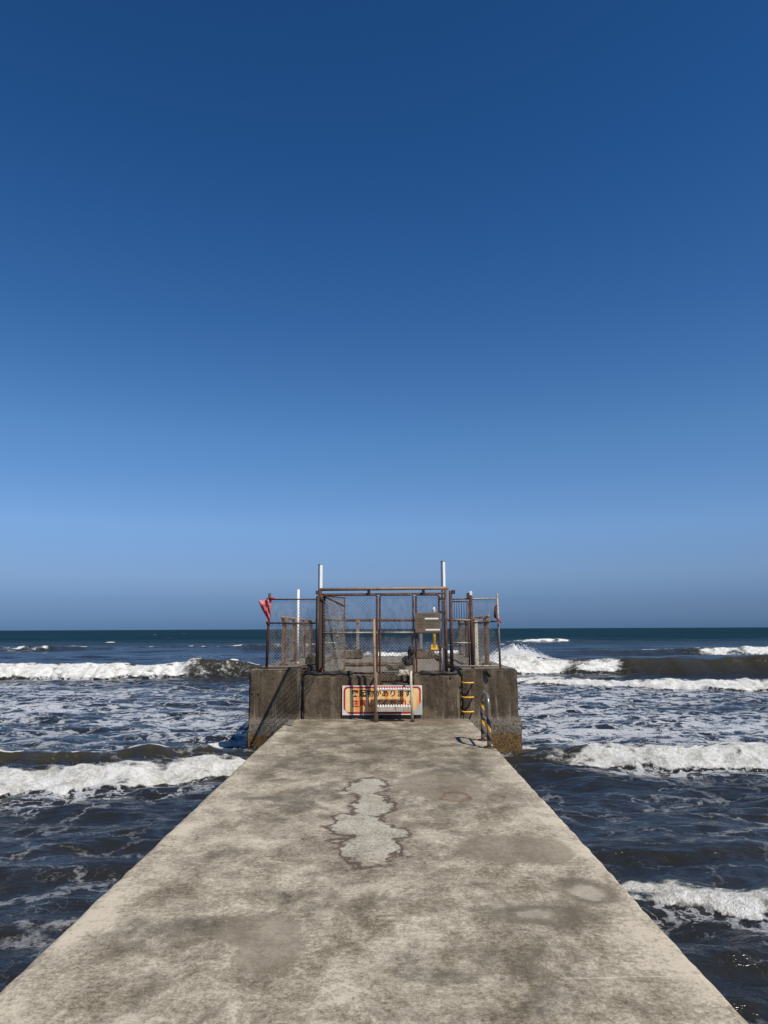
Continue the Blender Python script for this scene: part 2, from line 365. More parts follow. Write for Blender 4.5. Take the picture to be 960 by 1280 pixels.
def mat_sea():
    t = NT('sea_water'); p = t.coord()
    foam, lace, olive, far = (t.attr(k) for k in ('foam', 'lace', 'olive', 'far'))
    cd = t.n('VectorMath', {0: p, 1: (1, 1, 0)}, operation='MULTIPLY').outputs[0]
    # lacy foam: ridges of a warped cell pattern, drawn out along the crests
    wv = t.n('TexNoise', {'Vector': cd, 'Scale': 1.7, 'Detail': 6, 'Roughness': 0.62}).outputs[1]
    wv = t.n('VectorMath', {0: wv, 1: (0.5, 0.5, 0.5)}, operation='SUBTRACT').outputs[0]
    wv = t.n('VectorMath', {0: wv, 3: 1.25}, operation='SCALE').outputs[0]
    wp = t.n('VectorMath', {0: cd, 1: wv}, operation='ADD').outputs[0]
    wp = t.n('VectorMath', {0: wp, 1: (0.62, 1.05, 0)}, operation='MULTIPLY').outputs[0]
    v1 = t.n('TexVoronoi', {'Vector': wp, 'Scale': 1.25}, feature='DISTANCE_TO_EDGE').outputs[0]
    v2 = t.n('TexVoronoi', {'Vector': wp, 'Scale': 3.6}, feature='DISTANCE_TO_EDGE').outputs[0]
    pat = t.noise(cd, 0.55, 3, 0.5); brk = t.noise(cd, 4.2, 7, 0.75)
    cov = t.math('MULTIPLY', lace, t.ramp(0.30, 0.72, pat, 0.25, 1.5, False))
    w1 = t.math('MULTIPLY', cov, t.math('MULTIPLY_ADD', t.math('SUBTRACT', brk, 0.42), 0.9, 0.06))
    m1 = t.ramp(-0.012, 0.045, t.math('SUBTRACT', w1, v1))
    w2 = t.math('MULTIPLY', t.math('SUBTRACT', cov, 0.22), t.math('MULTIPLY_ADD', t.math('SUBTRACT', brk, 0.45), 1.1, 0.08))
    m2 = t.ramp(-0.02, 0.04, t.math('SUBTRACT', w2, v2))
    strk = t.noise(t.n('VectorMath', {0: wp, 1: (0.9, 1.9, 0)}, operation='MULTIPLY').outputs[0], 1.5, 8, 0.72)
    m3 = t.ramp(0.0, 0.13, t.math('SUBTRACT', t.math('MULTIPLY_ADD', cov, 0.27, 0.22), t.math('SUBTRACT', 1.0, strk)))
    lm = t.math('MAXIMUM', t.math('MAXIMUM', m1, t.math('MULTIPLY', m2, 0.9)), m3)
    bub = t.noise(cd, 26, 4, 0.7)
    lm = t.math('MULTIPLY', lm, t.ramp(0.35, 0.6, bub, 0.45, 1.0))
    lacem = t.math('MULTIPLY', lm, t.ramp(0.1, 0.9, lace, 0.20, 0.66))
    fbrk = t.noise(p, 6.5, 5, 0.72)
    fm = t.ramp(0.27, 0.60, t.math('ADD', foam, t.math('MULTIPLY', t.math('SUBTRACT', fbrk, 0.5), 1.0)))
    fm = t.math('MULTIPLY', fm, t.ramp(0.0, 0.12, foam))
    # water body
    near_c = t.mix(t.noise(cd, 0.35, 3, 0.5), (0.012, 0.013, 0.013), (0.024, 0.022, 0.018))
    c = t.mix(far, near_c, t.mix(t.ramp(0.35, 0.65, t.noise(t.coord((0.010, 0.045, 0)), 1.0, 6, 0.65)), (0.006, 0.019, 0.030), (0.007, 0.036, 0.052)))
    c = t.mix(t.math('MULTIPLY', olive, 0.9), c, (0.038, 0.034, 0.019))
    b1 = t.noise(t.n('VectorMath', {0: p, 1: (1.0, 1.9, 1.0)}, operation='MULTIPLY').outputs[0], 2.1, 5, 0.62, 0.3)
    b2 = t.noise(t.n('VectorMath', {0: p, 1: (0.16, 0.42, 0.2)}, operation='MULTIPLY').outputs[0], 1.0, 5, 0.60, 0.2)
    nr = t.bump(b2, t.ramp(0, 1, far, 0.25, 1.0), 1.1)
    nr = t.bump(b1, 0.7, 0.11, nr)
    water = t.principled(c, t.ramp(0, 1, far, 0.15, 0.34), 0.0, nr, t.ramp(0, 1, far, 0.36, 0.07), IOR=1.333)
    rough_sea = t.n('BsdfDiffuse', {'Color': c, 'Normal': nr}).outputs[0]
    water = t.n('MixShader', {0: t.math('MULTIPLY', far, 0.74), 1: water, 2: rough_sea}).outputs[0]
    fn = t.bump(t.math('ADD', t.noise(p, 5, 6, 0.8), t.math('MULTIPLY', t.noise(p, 34, 4, 0.75), 0.35)), 0.95, 0.13)
    ftx = t.math('ADD', t.math('MULTIPLY', t.noise(p, 3.2, 8, 0.78, 0.3), 0.6), t.math('MULTIPLY', t.noise(p, 22, 5, 0.8), 0.4))
    fc = t.mix(t.math('MULTIPLY', t.ramp(0.40, 0.56, ftx), t.ramp(0.25, 0.7, foam, 0.55, 1.0)), (0.52, 0.51, 0.43), (0.92, 0.91, 0.875))
    fsh = t.principled(fc, 0.75, 0.0, fn, 0.3, **{'Subsurface Weight': 0.0})
    lsh = t.principled((0.72, 0.74, 0.76), 0.6, 0.0, nr, 0.3)
    a = t.n('MixShader', {0: lacem, 1: water, 2: lsh}).outputs[0]
    b = t.n('MixShader', {0: fm, 1: a, 2: fsh}).outputs[0]
    return t.done(b)

def mat_banner():
    t = NT('faded_orange_banner'); p = t.coord()
    n = t.noise(p, 3.0, 4, 0.6); st = t.noise(t.coord((9, 1, 1.2)), 1.0, 4, 0.6, 0.3)
    c = t.mix(t.ramp(0.38, 0.62, st), (0.82, 0.33, 0.08), (0.88, 0.64, 0.31))
    c = t.mix(t.math('MULTIPLY', t.ramp(0.6, 0.75, n), 0.5), c, (0.85, 0.78, 0.55))
    return t.done(t.principled(c, 0.6))

def mat_flag():
    t = NT('sun_faded_red_cloth'); p = t.coord()
    n = t.noise(p, 9, 4, 0.6)
    c = t.mix(t.ramp(0.4, 0.65, n), (0.56, 0.10, 0.11), (0.82, 0.34, 0.34))
    d = t.principled(c, 0.85); tr = t.n('BsdfTranslucent', {0: c}).outputs[0]
    return t.done(t.n('MixShader', {0: 0.3, 1: d, 2: tr}).outputs[0])

M = dict(
    deck=mat_deck(), wall=mat_wall(), wetwall=mat_wall('damp_wall_concrete', 0.74), sea=mat_sea(), hoop=mat_hoop(), banner=mat_banner(), flag=mat_flag(),
    rust=mat_metal('rusted_steel', (0.15, 0.098, 0.060), (0.13, 0.047, 0.022), 0.55),
    darkrust=mat_metal('dark_rusted_steel', (0.075, 0.05, 0.035), (0.10, 0.032, 0.016), 0.52),
    blackrust=mat_metal('blackened_rust', (0.030, 0.020, 0.014), (0.075, 0.024, 0.012), 0.45),
    tanrust=mat_metal('tan_painted_rail', (0.30, 0.205, 0.125), (0.18, 0.075, 0.03), 0.42),
    orust=mat_metal('orange_rust_post', (0.24, 0.135, 0.065), (0.15, 0.055, 0.02), 0.55),
    galv=mat_metal('dull_galvanised_pipe', (0.34, 0.30, 0.25), (0.17, 0.085, 0.045), 0.44, 0.5, 0.3),
    wire=mat_metal('weathered_mesh_wire', (0.32, 0.30, 0.26), (0.11, 0.065, 0.04), 0.48, 0.6, 0.2),
    dwire=mat_metal('rusted_mesh_wire', (0.15, 0.125, 0.10), (0.10, 0.05, 0.03), 0.48, 0.7),
    white=mat_metal('white_painted_post', (0.80, 0.79, 0.75), (0.42, 0.33, 0.22), 0.30, 0.5),
    cream=mat_metal('cream_painted_post', (0.55, 0.49, 0.36), (0.26, 0.15, 0.07), 0.40, 0.6),
    yellow=mat_metal('yellow_painted_steel', (0.84, 0.52, 0.02), (0.42, 0.20, 0.03), 0.30, 0.45),
    rung=mat_metal('orange_yellow_rung', (0.78, 0.40, 0.03), (0.28, 0.12, 0.03), 0.33, 0.5),
    tread=mat_metal('pale_perforated_tread', (0.48, 0.43, 0.36), (0.24, 0.15, 0.09), 0.42, 0.6, 0.2),
    black=mat_plain('black_rubber', (0.012, 0.011, 0.010), 0.6),
    board=mat_plain('brown_weathered_board', (0.150, 0.110, 0.068), 0.75, 0.3, 30),
    wtape=mat_plain('white_board_strip', (0.82, 0.81, 0.78), 0.6, 0.05),
    dtext=mat_plain('dark_brown_lettering', (0.050, 0.036, 0.024), 0.8),
    btext=mat_plain('black_lettering', (0.015, 0.013, 0.012), 0.7),
    rtext=mat_plain('red_lettering', (0.44, 0.014, 0.016), 0.65, 0.3),
    bwhite=mat_plain('white_banner_edge', (0.74, 0.72, 0.66), 0.65, 0.12),
    grey=mat_plain('grey_worn_corner', (0.46, 0.45, 0.41), 0.7, 0.25),
    rag=mat_plain('dark_red_rag', (0.10, 0.034, 0.026), 0.9, 0.4),
    ragred=mat_plain('bright_red_rag', (0.42, 0.05, 0.04), 0.9, 0.3),
    rope=mat_plain('bleached_rope', (0.50, 0.46, 0.36), 0.9, 0.3, 60),
    spray=mat_plain('white_spray', (0.86, 0.86, 0.85), 0.5, 0.02),
    lamp=mat_plain('white_lamp_cover', (0.72, 0.70, 0.62), 0.35, 0.05),
)

# ------------------------------------------------------------------ sea
SEA = -0.65
def build_sea():
    ts = list(np.arange(-0.76, 0.7601, 0.0022))
    g = 0.76; d = 0.006; out = []
    while g < 70: g += d; d *= 1.23; out.append(g)
    T = np.array([-v for v in out[::-1]] + ts + out)
    ys = [-220, -110, -50, -22, -9, -3, -0.5]
    y = 0.5
    while y < 9000:
        ys.append(y)
        if y < 4: d = 0.12
        elif y < 9.3: d = 0.036
        elif y < 15: d = 0.030
        elif y < 24: d = 0.075
        elif y < 42: d = 0.085
        elif y < 64: d = 0.20
        elif y < 140: d = 0.008 * y
        else: d = 0.02 * y
        y += d
    Yv = np.array(ys)
    W = np.maximum(Yv + 4.0, 4.5)
    X = W[:, None] * T[None, :]; Y = np.repeat(Yv[:, None], len(T), 1)
    dY = np.gradient(Yv)[:, None]; dX = W[:, None] * 0.0022
    res = np.maximum(dY, dX)
    inner = sst(1.1, 0.74, np.abs(T))[None, :]       # fine waves only where the sheet is fine
    def fade(lam): return np.clip(1.6 - res * 5.0 / lam, 0, 1) * inner
    nearm = sst(-2, 3, Y)
    H = np.zeros_like(X)
    # swell and chop
    wx = X + 0.8 * pn(X * 0.21, Y * 0.21, 5); wy = Y + 0.8 * pn(X * 0.17, Y * 0.23, 6)
    far = sst(34, 190, Y)
    for lam, amp, az, s in ((26, 0.16, 0.06, 1), (15, 0.11, -0.12, 2), (9, 0.07, 0.15, 3)):
        k = 2 * np.pi / lam; ph = k * (wy * math.cos(az) + wx * math.sin(az)) + 2.5 * pn(X / lam / 3, Y / lam / 3, s)
        H += amp * np.sin(ph) * fade(lam) * sst(30, 70, Y) * (0.6 + 0.8 * pn(X / lam / 4, Y / lam / 4, s + 20)) * sst(1500, 300, Y)
    H += 0.055 * fbm(X * 0.35, Y * 0.75, 2, 11) * fade(1.6) * nearm
    H += 0.050 * fbm(X * 0.8, Y * 1.7, 2, 13) * fade(0.7) * nearm
    H += 0.020 * fbm(X * 2.6, Y * 5.0, 2, 15) * fade(0.22) * nearm
    H += 0.16 * fbm(X * 0.10, Y * 0.28, 2, 17) * fade(4) * sst(22, 60, Y) * sst(800, 250, Y)
    foam = np.zeros_like(X); olive = np.zeros_like(X)
    # lacy cover
    lace = 0.27 * sst(20, 8, Y) * nearm * (0.7 + 0.8 * pn(X * 0.3, Y * 0.3, 33))
    band = sst(12.0, 14.5, Y) * sst(36, 26, Y)
    lace = np.maximum(lace, band * (0.74 + 0.45 * pn(X * 0.16, Y * 0.22, 31)))
    lace += 0.35 * np.exp(-((X - 3.6) / 1.4) ** 2 - ((Y - 15.5) / 2.2) ** 2)
    lace += 0.25 * np.exp(-((X + 3.2) / 1.0) ** 2 - ((Y - 14.5) / 1.4) ** 2)

    # backwash along the concrete
    wall = np.minimum(np.abs(X - 1.62), np.abs(X + 1.88))
    lace += 0.45 * np.exp(-(wall / 0.22) ** 2) * sst(14.5, 12, Y) * sst(2, 4, Y) * np.clip(0.5 + 1.2 * pn(X * 0.9, Y * 0.7, 35), 0, 1.2)
    bs = np.minimum(np.abs(X - 2.55), np.abs(X + 2.62))
    foam = np.maximum(foam, 0.75 * np.exp(-(bs / 0.22) ** 2) * sst(13.2, 13.8, Y) * sst(22, 18, Y) * np.clip(0.35 + 1.3 * fbm(X * 1.6, Y * 1.1, 3, 37), 0, 1))
    cw = np.exp(-((Y - 14.6 - 0.55 * (X + 2.6)) / 0.13) ** 2) * sst(-4.3, -3.2, X) * sst(-2.2, -2.7, X)
    H += 0.12 * cw; foam = np.maximum(foam, 0.95 * cw)
    DY = np.zeros_like(X)
    def breaker(xs, yc, Hs, br, wf, wb, lump, foamw, seed, wig=0.25, crest=0.0, lean=0.5, olv=1.0):
        """one wave: xs key positions; yc crest line, Hs height and br broken share at those positions;
        wf / wb front and back widths; lump roughness of the white water; foamw how far the white toe runs"""
        nonlocal H, foam, olive, lace, DY
        c = np.interp(X, xs, yc) + wig * fbm(X * 0.9 / max(wf, .3), np.full_like(X, seed * 3.1), 3, seed)
        hh = np.interp(X, xs, Hs) * (1 + 0.22 * pn(X * 0.7 / max(wf, .3), Y * 0 + 1.5, seed + 1))
        b = np.clip(np.interp(X, xs, br), 0, 1)
        u = Y - c
        m = np.abs(u) < 6 * max(wf, wb, foamw)
        back = np.exp(-np.clip(u / wb, 0, 9) ** 1.6)
        toe = foamw * (1 + 0.28 * fbm(X * 1.1 / max(wf, .3), Y * 0 + 7.7, 3, seed + 2))
        s = np.clip(1 + u / toe, 0, 1)
        fb = s ** 0.62
        fu = np.exp(-np.clip(-u / wf, 0, 9) ** 1.8)
        prof = np.where(u > 0, back, fu * (1 - b) + fb * b)
        H = H + hh * prof * m
        DY = DY - lean * hh * np.where(u > 0, back, fu) * (1 - b) * m
        # white water
        f = b * np.where(u > 0, np.exp(-(np.clip(u, 0, None) / (0.30 * wb)) ** 2), sst(0.0, 0.10, s))
        f = f * (0.90 + 0.55 * fbm(X * 1.6 / max(wf, .3), Y * 1.6 / max(wf, .3), 2, seed + 3) - 0.50 * sst(-0.35 * toe, 0.05, u))
        cl = crest * np.interp(X, xs, np.sign(np.array(Hs))) * np.exp(-(u / (0.17 * wf)) ** 2) * sst(-0.35, 0.2, pn(X * 1.4 / max(wf, .3), Y * 0 + 3, seed + 4))
        foam = np.maximum(foam, np.clip(np.maximum(f, cl), 0, 1.2) * m)
        lum = 1.3 * np.abs(fbm(X * 1.1 / lump[0], Y * 0.8 / lump[0], 4, seed + 6)) - 0.45
        H = H + np.clip(f, 0, 1) * (lum + 0.35) * lump[1] * m
        olive = np.maximum(olive, olv * (1 - 0.6 * b) * np.where(u > 0, np.exp(-(u / (0.6 * wb)) ** 2), np.exp(-(u / (1.2 * wf)) ** 2)) * np.clip(hh / 0.25, 0, 1) * m)
        # churned foam left ahead and behind
        lace = np.maximum(lace, 0.75 * b * np.exp(-((u + toe) / (1.1 * toe)) ** 2) * m)

    # left, nearest roller, with an unbroken crest just behind it
    breaker([-60, -9, -5.4, -3.9, -2.7, -1.9, -1.5], [11.4, 11.2, 11.25, 11.65, 12.4, 12.9, 13.1], [.24, .24, .22, .21, .17, .10, 0], [1, 1, 1, 1, .95, .6, 0], 0.55, 0.7, (0.30, 0.045), 0.95, 41, 0.14)
    breaker([-60, -9, -6, -4.0, -3.1, -2.5, -1.5], [12.6, 12.5, 12.55, 12.8, 13.1, 13.2, 13.3], [.24, .25, .26, .27, .27, .10, 0], [0, 0, .05, .15, .1, 0, 0], 0.42, 0.5, (0.3, 0.03), 0.5, 43, 0.12, 0.95)
    # right, nearest roller
    breaker([1.2, 2.2, 2.9, 3.8, 6.2, 9, 60], [13.8, 13.6, 13.3, 13.05, 12.9, 12.8, 12.6], [0, .12, .18, .22, .23, .24, .24], [0, .12, .35, .95, 1, 1, 1], 0.5, 0.6, (0.28, 0.04), 0.85, 45, 0.12, 0.9)
    # right, small wave by the deck close to the camera
    breaker([1.4, 1.8, 2.1, 2.9, 4, 9, 40], [6.95, 6.85, 6.70, 6.45, 6.4, 6.4, 6.4], [0, .08, .12, .13, .12, .10, .1], [0, .45, .66, .72, .66, .55, .5], 0.30, 0.42, (0.16, 0.018), 0.45, 47, 0.06, 0.5)
    breaker([1.4, 2.0, 3.0, 6, 40], [7.9, 7.9, 7.75, 7.6, 7.6], [0, .08, .10, .10, .08], [0, 0, 0, 0, 0], 0.45, 0.5, (0.3, 0.02), 0.4, 49, 0.1, olv=0.3)
    breaker([1.4, 2.0, 3.0, 6, 40], [5.2, 5.2, 5.3, 5.4, 5.4], [0, .05, .06, .06, .05], [0, 0, 0, 0, 0], 0.35, 0.5, (0.3, 0.02), 0.4, 51, 0.1, olv=0.3)
    # left, second line of surf
    breaker([-90, -18, -13, -10.9, -10.1, -9.0, -7.4, -5.8, -2.5], [35.6, 35.2, 35.4, 35.8, 35.8, 36.0, 36.2, 36.4, 36.6], [.62, .63, .66, .62, .66, .98, .72, .55, 0], [1, 1, 1, 1, .75, .30, .34, .1, 0], 1.0, 1.5, (0.55, 0.09), 1.5, 53, 0.3, 0.95)
    # right, foam bore in front of the big wave
    breaker([3.0, 5.5, 7.4, 10, 14, 20, 90], [31.5, 31.3, 30.6, 28.6, 27.4, 27, 26.5], [0, .18, .22, .26, .28, .28, .28], [0, .7, .9, 1, 1, 1, 1], 0.9, 1.2, (0.5, 0.08), 1.3, 55, 0.3)
    # right, big unbroken wave, breaking at its inner end
    breaker([3.0, 4.6, 6.0, 8.2, 9.4, 11.0, 12.0, 14, 20, 90], [36.5, 36.6, 36.8, 37.0, 37.0, 37.0, 36.9, 36.8, 36.5, 36], [0, .62, .72, .70, .72, .74, .80, .82, .84, .84], [0, 1, 1, .85, .45, .7, .08, 0, 0, 0], 1.5, 1.9, (0.6, 0.12), 1.4, 57, 0.25, 0.30, lean=0.25)
    # the burst against the far corner of the platform
    sp = np.exp(-((X - 6.5) / 1.15) ** 2 - ((Y - 37.0) / 0.7) ** 2)
    H += sp * (0.22 + 0.55 * np.abs(fbm(X * 2.3, Y * 1.8, 4, 61))) ; foam = np.maximum(foam, np.clip(sp * 1.9, 0, 1.1))
    # farther lines
    breaker([12, 19, 25, 29, 45, 160], [66, 66, 65, 63.5, 62, 60], [0, .25, .40, .62, .68, .68], [0, 0, .15, 1, 1, 1], 1.5, 2.2, (1.1, 0.14), 2.4, 63, 0.5, 0.6)
    breaker([12, 18, 23, 27, 30, 40], [118, 118, 117, 117, 117, 118], [0, .2, .5, .6, .3, 0], [0, .2, 1, 1, .1, 0], 1.8, 2.6, (1.5, 0.1), 3.0, 65, 0.6, 0.5)
    breaker([6, 9, 13, 17, 22], [96, 95, 94, 94, 95], [0, .25, .30, .25, 0], [0, 0, 0, 0, 0], 1.8, 2.6, (1.5, 0.1), 2.0, 66, 0.6, 1.0)
    breaker([-120, -40, -33, -25, -18, -10, -4, 2], [82, 81, 82, 84, 82, 80, 80, 80], [.4, .45, .3, .3, .4, .5, .4, 0], [.45, .52, .15, .0, .2, .5, .4, 0], 1.5, 2.2, (1.0, 0.05), 1.0, 67, 0.6, 0.7, 0.5, 0.6)
    breaker([-5, -3, 2, 6, 9], [64, 64, 64, 64, 64], [0, .3, .3, .3, 0], [0, .7, .75, .7, 0], 1.4, 2.0, (1.0, 0.05), 1.2, 68, 0.5, 0.8, 0.5, 0.6)
    # scattered whitecaps out to sea
    for i in range(26):
        yy = 95 * math.exp(random.random() * 1.6); xx = yy * random.uniform(-0.75, 0.75); L = random.uniform(0.5, 1.7) * (yy / 120) ** 0.4
        gk = np.exp(-((X - xx) / L) ** 2 - ((Y - yy) / (0.010 * yy)) ** 2)
        foam = np.maximum(foam, gk * random.uniform(0.45, 0.85)); H += gk * 0.15
    foam = foam * np.where(Y > 56, np.clip(0.85 + 0.75 * fbm(X * 0.55, Y * 0.25, 4, 81), 0, 1.25), 1.0)
    lace = np.clip(lace, 0, 1.3) * inner
    foam = foam * sst(3.0, 0.76, np.abs(T))[None, :]
    V = np.empty((X.size, 3), np.float32)
    V[:, 0] = X.ravel(); V[:, 1] = (Y + DY).ravel(); V[:, 2] = (SEA + H).ravel()
    nr, nc = X.shape
    idx = np.arange(nr * nc, dtype=np.int32).reshape(nr, nc)
    Q = np.stack([idx[:-1, :-1], idx[:-1, 1:], idx[1:, 1:], idx[1:, :-1]], -1).reshape(-1, 4)
    me = bpy.data.meshes.new('sea')
    me.vertices.add(len(V)); me.vertices.foreach_set('co', V.ravel())
    me.loops.add(Q.size); me.loops.foreach_set('vertex_index', Q.ravel())
    me.polygons.add(len(Q)); me.polygons.foreach_set('loop_start', np.arange(0, Q.size, 4, dtype=np.int32))
    me.update(calc_edges=True)
    for nme, arr in (('foam', foam), ('lace', lace), ('olive', olive), ('far', far)):
        a = me.attributes.new(nme, 'FLOAT', 'POINT'); a.data.foreach_set('value', arr.astype(np.float32).ravel())
    me.shade_smooth()
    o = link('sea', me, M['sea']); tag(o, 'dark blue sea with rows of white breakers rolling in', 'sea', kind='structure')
    # droplets thrown off the broken crests
    mb = MB(); ok = np.argwhere((foam > 0.75) & (Y > 9) & (Y < 70) & (np.abs(X) < 0.62 * Y + 2))
    pick = ok[rng.choice(len(ok), 5000)]
    def drop(x, y, z, r):
        mb.add([(x + r, y, z), (x - r, y, z), (x, y + r, z), (x, y - r, z), (x, y, z + r), (x, y, z - r)],
               [(0, 2, 4), (2, 1, 4), (1, 3, 4), (3, 0, 4), (2, 0, 5), (1, 2, 5), (3, 1, 5), (0, 3, 5)])
    for i, j in pick:
        yy = Y[i, j]; sc = 0.003 + 0.00024 * yy
        z = SEA + H[i, j]
        drop(X[i, j] + random.gauss(0, .05), yy + random.gauss(0, .05), z + abs(random.gauss(0, 0.012 + 0.0013 * yy)), sc * random.uniform(0.3, 1.0))
    for _ in range(5200):
        a = random.gauss(0, 0.95); hgt = abs(random.gauss(0, 0.20)) * math.exp(-(a / 1.5) ** 2)
        drop(6.5 + a, 36.7 + random.gauss(0, .5), 0.25 + 0.35 * math.exp(-(a / 1.5) ** 2) - 0.28 + hgt, random.uniform(0.005, 0.02))
    for _ in range(70):
        drop(-9.0 + random.gauss(0, .6), 36 + random.gauss(0, .3), SEA + 0.88 + abs(random.gauss(0, .08)), random.uniform(0.004, 0.011))
    s = mb.build('sea_spray', M['spray']); tag(s, 'white spray flung up from the breaking waves', 'spray', kind='stuff')
build_sea()

# ------------------------------------------------------------------ pier
PX0, PX1, PY1 = -1.76, 1.49, 13.36
def build_pier():
    root = empty('concrete_pier', (0, 5, SEA))
    tag(root, 'long flat weathered concrete pier leading out from the foreground', 'pier')
    xs = np.linspace(PX0 + 0.02, PX1 - 0.02, 131)
    ys = np.concatenate([np.linspace(-6, 2.6, 60), np.arange(2.63, PY1 - 0.002, 0.025), [PY1]])
    X, Y = np.meshgrid(xs, ys)
    Z = 0.006 * fbm(X * 0.9, Y * 0.9, 3, 71) + 0.002 * fbm(X * 5, Y * 5, 2, 73)
    ed = np.minimum(X - PX0, PX1 - X)
    Z -= 0.012 * np.exp(-ed / 0.025) * (1 + 1.0 * fbm(Y * 3, X * 0.2, 4, 75))
    def ell(cx, cy, rx, ry):
        q = np.sqrt(((X - cx) / rx) ** 2 + ((Y - cy) / ry) ** 2); return (q - 1) * min(rx, ry)
    wob = 0.05 * pn(X * 3, Y * 2.2, 77)
    pale = np.minimum.reduce([ell(-.20, 7.75, .21, .40), ell(-.14, 7.0, .17, .55), ell(-.20, 6.30, .25, .38), ell(-.13, 5.65, .24, .42), ell(-.08, 6.05, .24, .22), ell(-.40, 5.85, .16, .09), ell(-.42, 7.45, .11, .09), ell(-.36, 6.55, .14, .12)]) + wob
    brown = np.minimum.reduce([ell(-.70, 4.22, .21, .22), ell(-.60, 3.92, .16, .30), ell(.86, 5.62, .34, .36), ell(1.10, 5.60, .26, .34), ell(.55, 7.9, .45, .55), ell(.85, 7.3, .45, .28)]) + wob * 0.5
    ring = np.minimum.reduce([np.abs(ell(.66, 7.28, .13, .20)), np.abs(ell(1.05, 7.25, .07, .13))])
    puddle = np.minimum.reduce([ell(1.23, 4.74, .15, .15), ell(.86, 4.42, .20, .10)]) + wob
    stain = np.minimum.reduce([ell(.25, 4.0, .38, .42), ell(.65, 4.05, .30, .30), ell(-1.22, 4.5, .26, .9), ell(.85, 4.75, .45, .5), ell(-1.0, 7.6, .5, .5), ell(-1.15, 9.0, .5, .7), ell(1.0, 8.2, .4, .9), ell(-.25, 4.75, .22, .16), ell(-.75, 6.9, .25, .3)])
    me = bpy.data.meshes.new('deck_slab')
    nr, nc = X.shape; V = np.stack([X, Y, Z], -1).reshape(-1, 3); idx = np.arange(nr * nc).reshape(nr, nc)
    F = np.stack([idx[:-1, :-1], idx[:-1, 1:], idx[1:, 1:], idx[1:, :-1]], -1).reshape(-1, 4).tolist()
    V = V.tolist(); n0 = len(V)
    # rounded arrises and sides down into the water
    extra = []
    def skirt(line, dx, dy):
        prev = line
        for (o, dz) in ((0.7, -0.008), (1.0, -0.022), (1.0, -0.30), (1.0, -2.5)):
            cur = []
            for i in line:
                v = V[i]; w = 0.007 * mnoise.noise(Vector((v[0] * 9, v[1] * 9, dz))) + 0.004 * min(0.0, mnoise.noise(Vector((v[0], v[1] * 3.1, 4.0))))
                cur.append(len(V)); V.append([v[0] + dx * (0.02 * o + w), v[1] + dy * (0.0 * o), v[2] + dz])
            for a in range(len(line) - 1): F.append([cur[a], cur[a + 1], prev[a + 1], prev[a]])
            prev = cur
    skirt(idx[::-1, 0].tolist(), -1, 0); skirt(idx[:, -1].tolist(), 1, 0); skirt(idx[0, :].tolist(), 0, -1)
    me.from_pydata(V, [], F); me.update()
    pad = lambda a, v: np.concatenate([a.ravel(), np.full(len(V) - n0, v)]).astype(np.float32)
    for nme, a in (('pale', pale), ('brown', brown), ('ring', ring), ('puddle', puddle), ('stain', stain)):
        at_ = me.attributes.new(nme, 'FLOAT', 'POINT'); at_.data.foreach_set('value', pad(a, 1.0))
    me.shade_smooth()
    link('deck_slab', me, M['deck'], root)
build_pier()

# ------------------------------------------------------------------ platform at the head of the pier
plat = empty('concrete_platform', (0, 17, SEA))
tag(plat, 'bulky stained concrete platform standing in the sea at the end of the pier', 'platform')
YF, YB = 13.42, 22.0
ZS, ZC = 0.87, 0.76
rough_box('side_block', -2.50, -1.521, YF, YB, -2.4, ZS, M['wetwall'], plat, seed=1, flare=0.05)
rough_box('side_block', 1.361, 2.385, YF, YB, -2.4, ZS, M['wetwall'], plat, seed=5, flare=0.05)
rough_box('front_block', -1.518, -0.10, 13.365, 14.2, -2.4, ZC, M['wall'], plat, seed=9)
rough_box('front_block', 0.47, 1.358, 13.365, 14.2, -2.4, ZC, M['wall'], plat, seed=11)
rough_box('step_block', -0.098, 0.468, 13.385, 14.2, -2.4, 0.58, M['wall'], plat, seed=12)
rough_box('floor_slab', -1.516, 1.356, 14.203, YB, -2.4, 0.77, M['wall'], plat, seed=13)
rough_box('parapet', -1.50, -0.66, 20.4, 20.8, 0.775, 1.00, M['wall'], plat, seed=15)
rough_box('parapet', 0.80, 1.34, 20.4, 20.8, 0.775, 1.00, M['wall'], plat, seed=17)
rough_box('kerb_stub', -1.62, -1.30, 14.6, 15.0, 0.88, 1.06, M['wall'], plat, seed=19)
rough_box('floor_kerb', -0.95, 0.55, 16.4, 16.7, 0.775, 0.86, M['wall'], plat, seed=21)
rough_box('floor_kerb', 0.0, 0.40, 14.7, 15.0, 0.775, 0.88, M['wall'], plat, seed=23)
# three yellow step irons
for py in (853, 871, 889):
    a = at(578, py, YF); b = at(591, py, YF); pr = 0.13
    tube('step_iron', [(a.x, YF + 0.03, a.z), (a.x, YF - pr + 0.03, a.z), (a.x + 0.03, YF - pr, a.z), (b.x - 0.03, YF - pr, a.z), (b.x, YF - pr + 0.03, a.z), (b.x, YF + 0.03, a.z)], 0.014, M['rung'], plat)
# small bolt stubs and old anchor holes
for px, py in ((315, 866), (323, 867)):
    a = at(px, py, YF); tube('anchor_stub', [(a.x, YF - 0.012, a.z), (a.x, YF + 0.02, a.z)], 0.018, M['darkrust'], plat)
a = at(563, 847, 13.37); tube('anchor_stub', [(a.x, 13.35, a.z), (a.x, 13.39, a.z)], 0.02, M['rust'], plat)

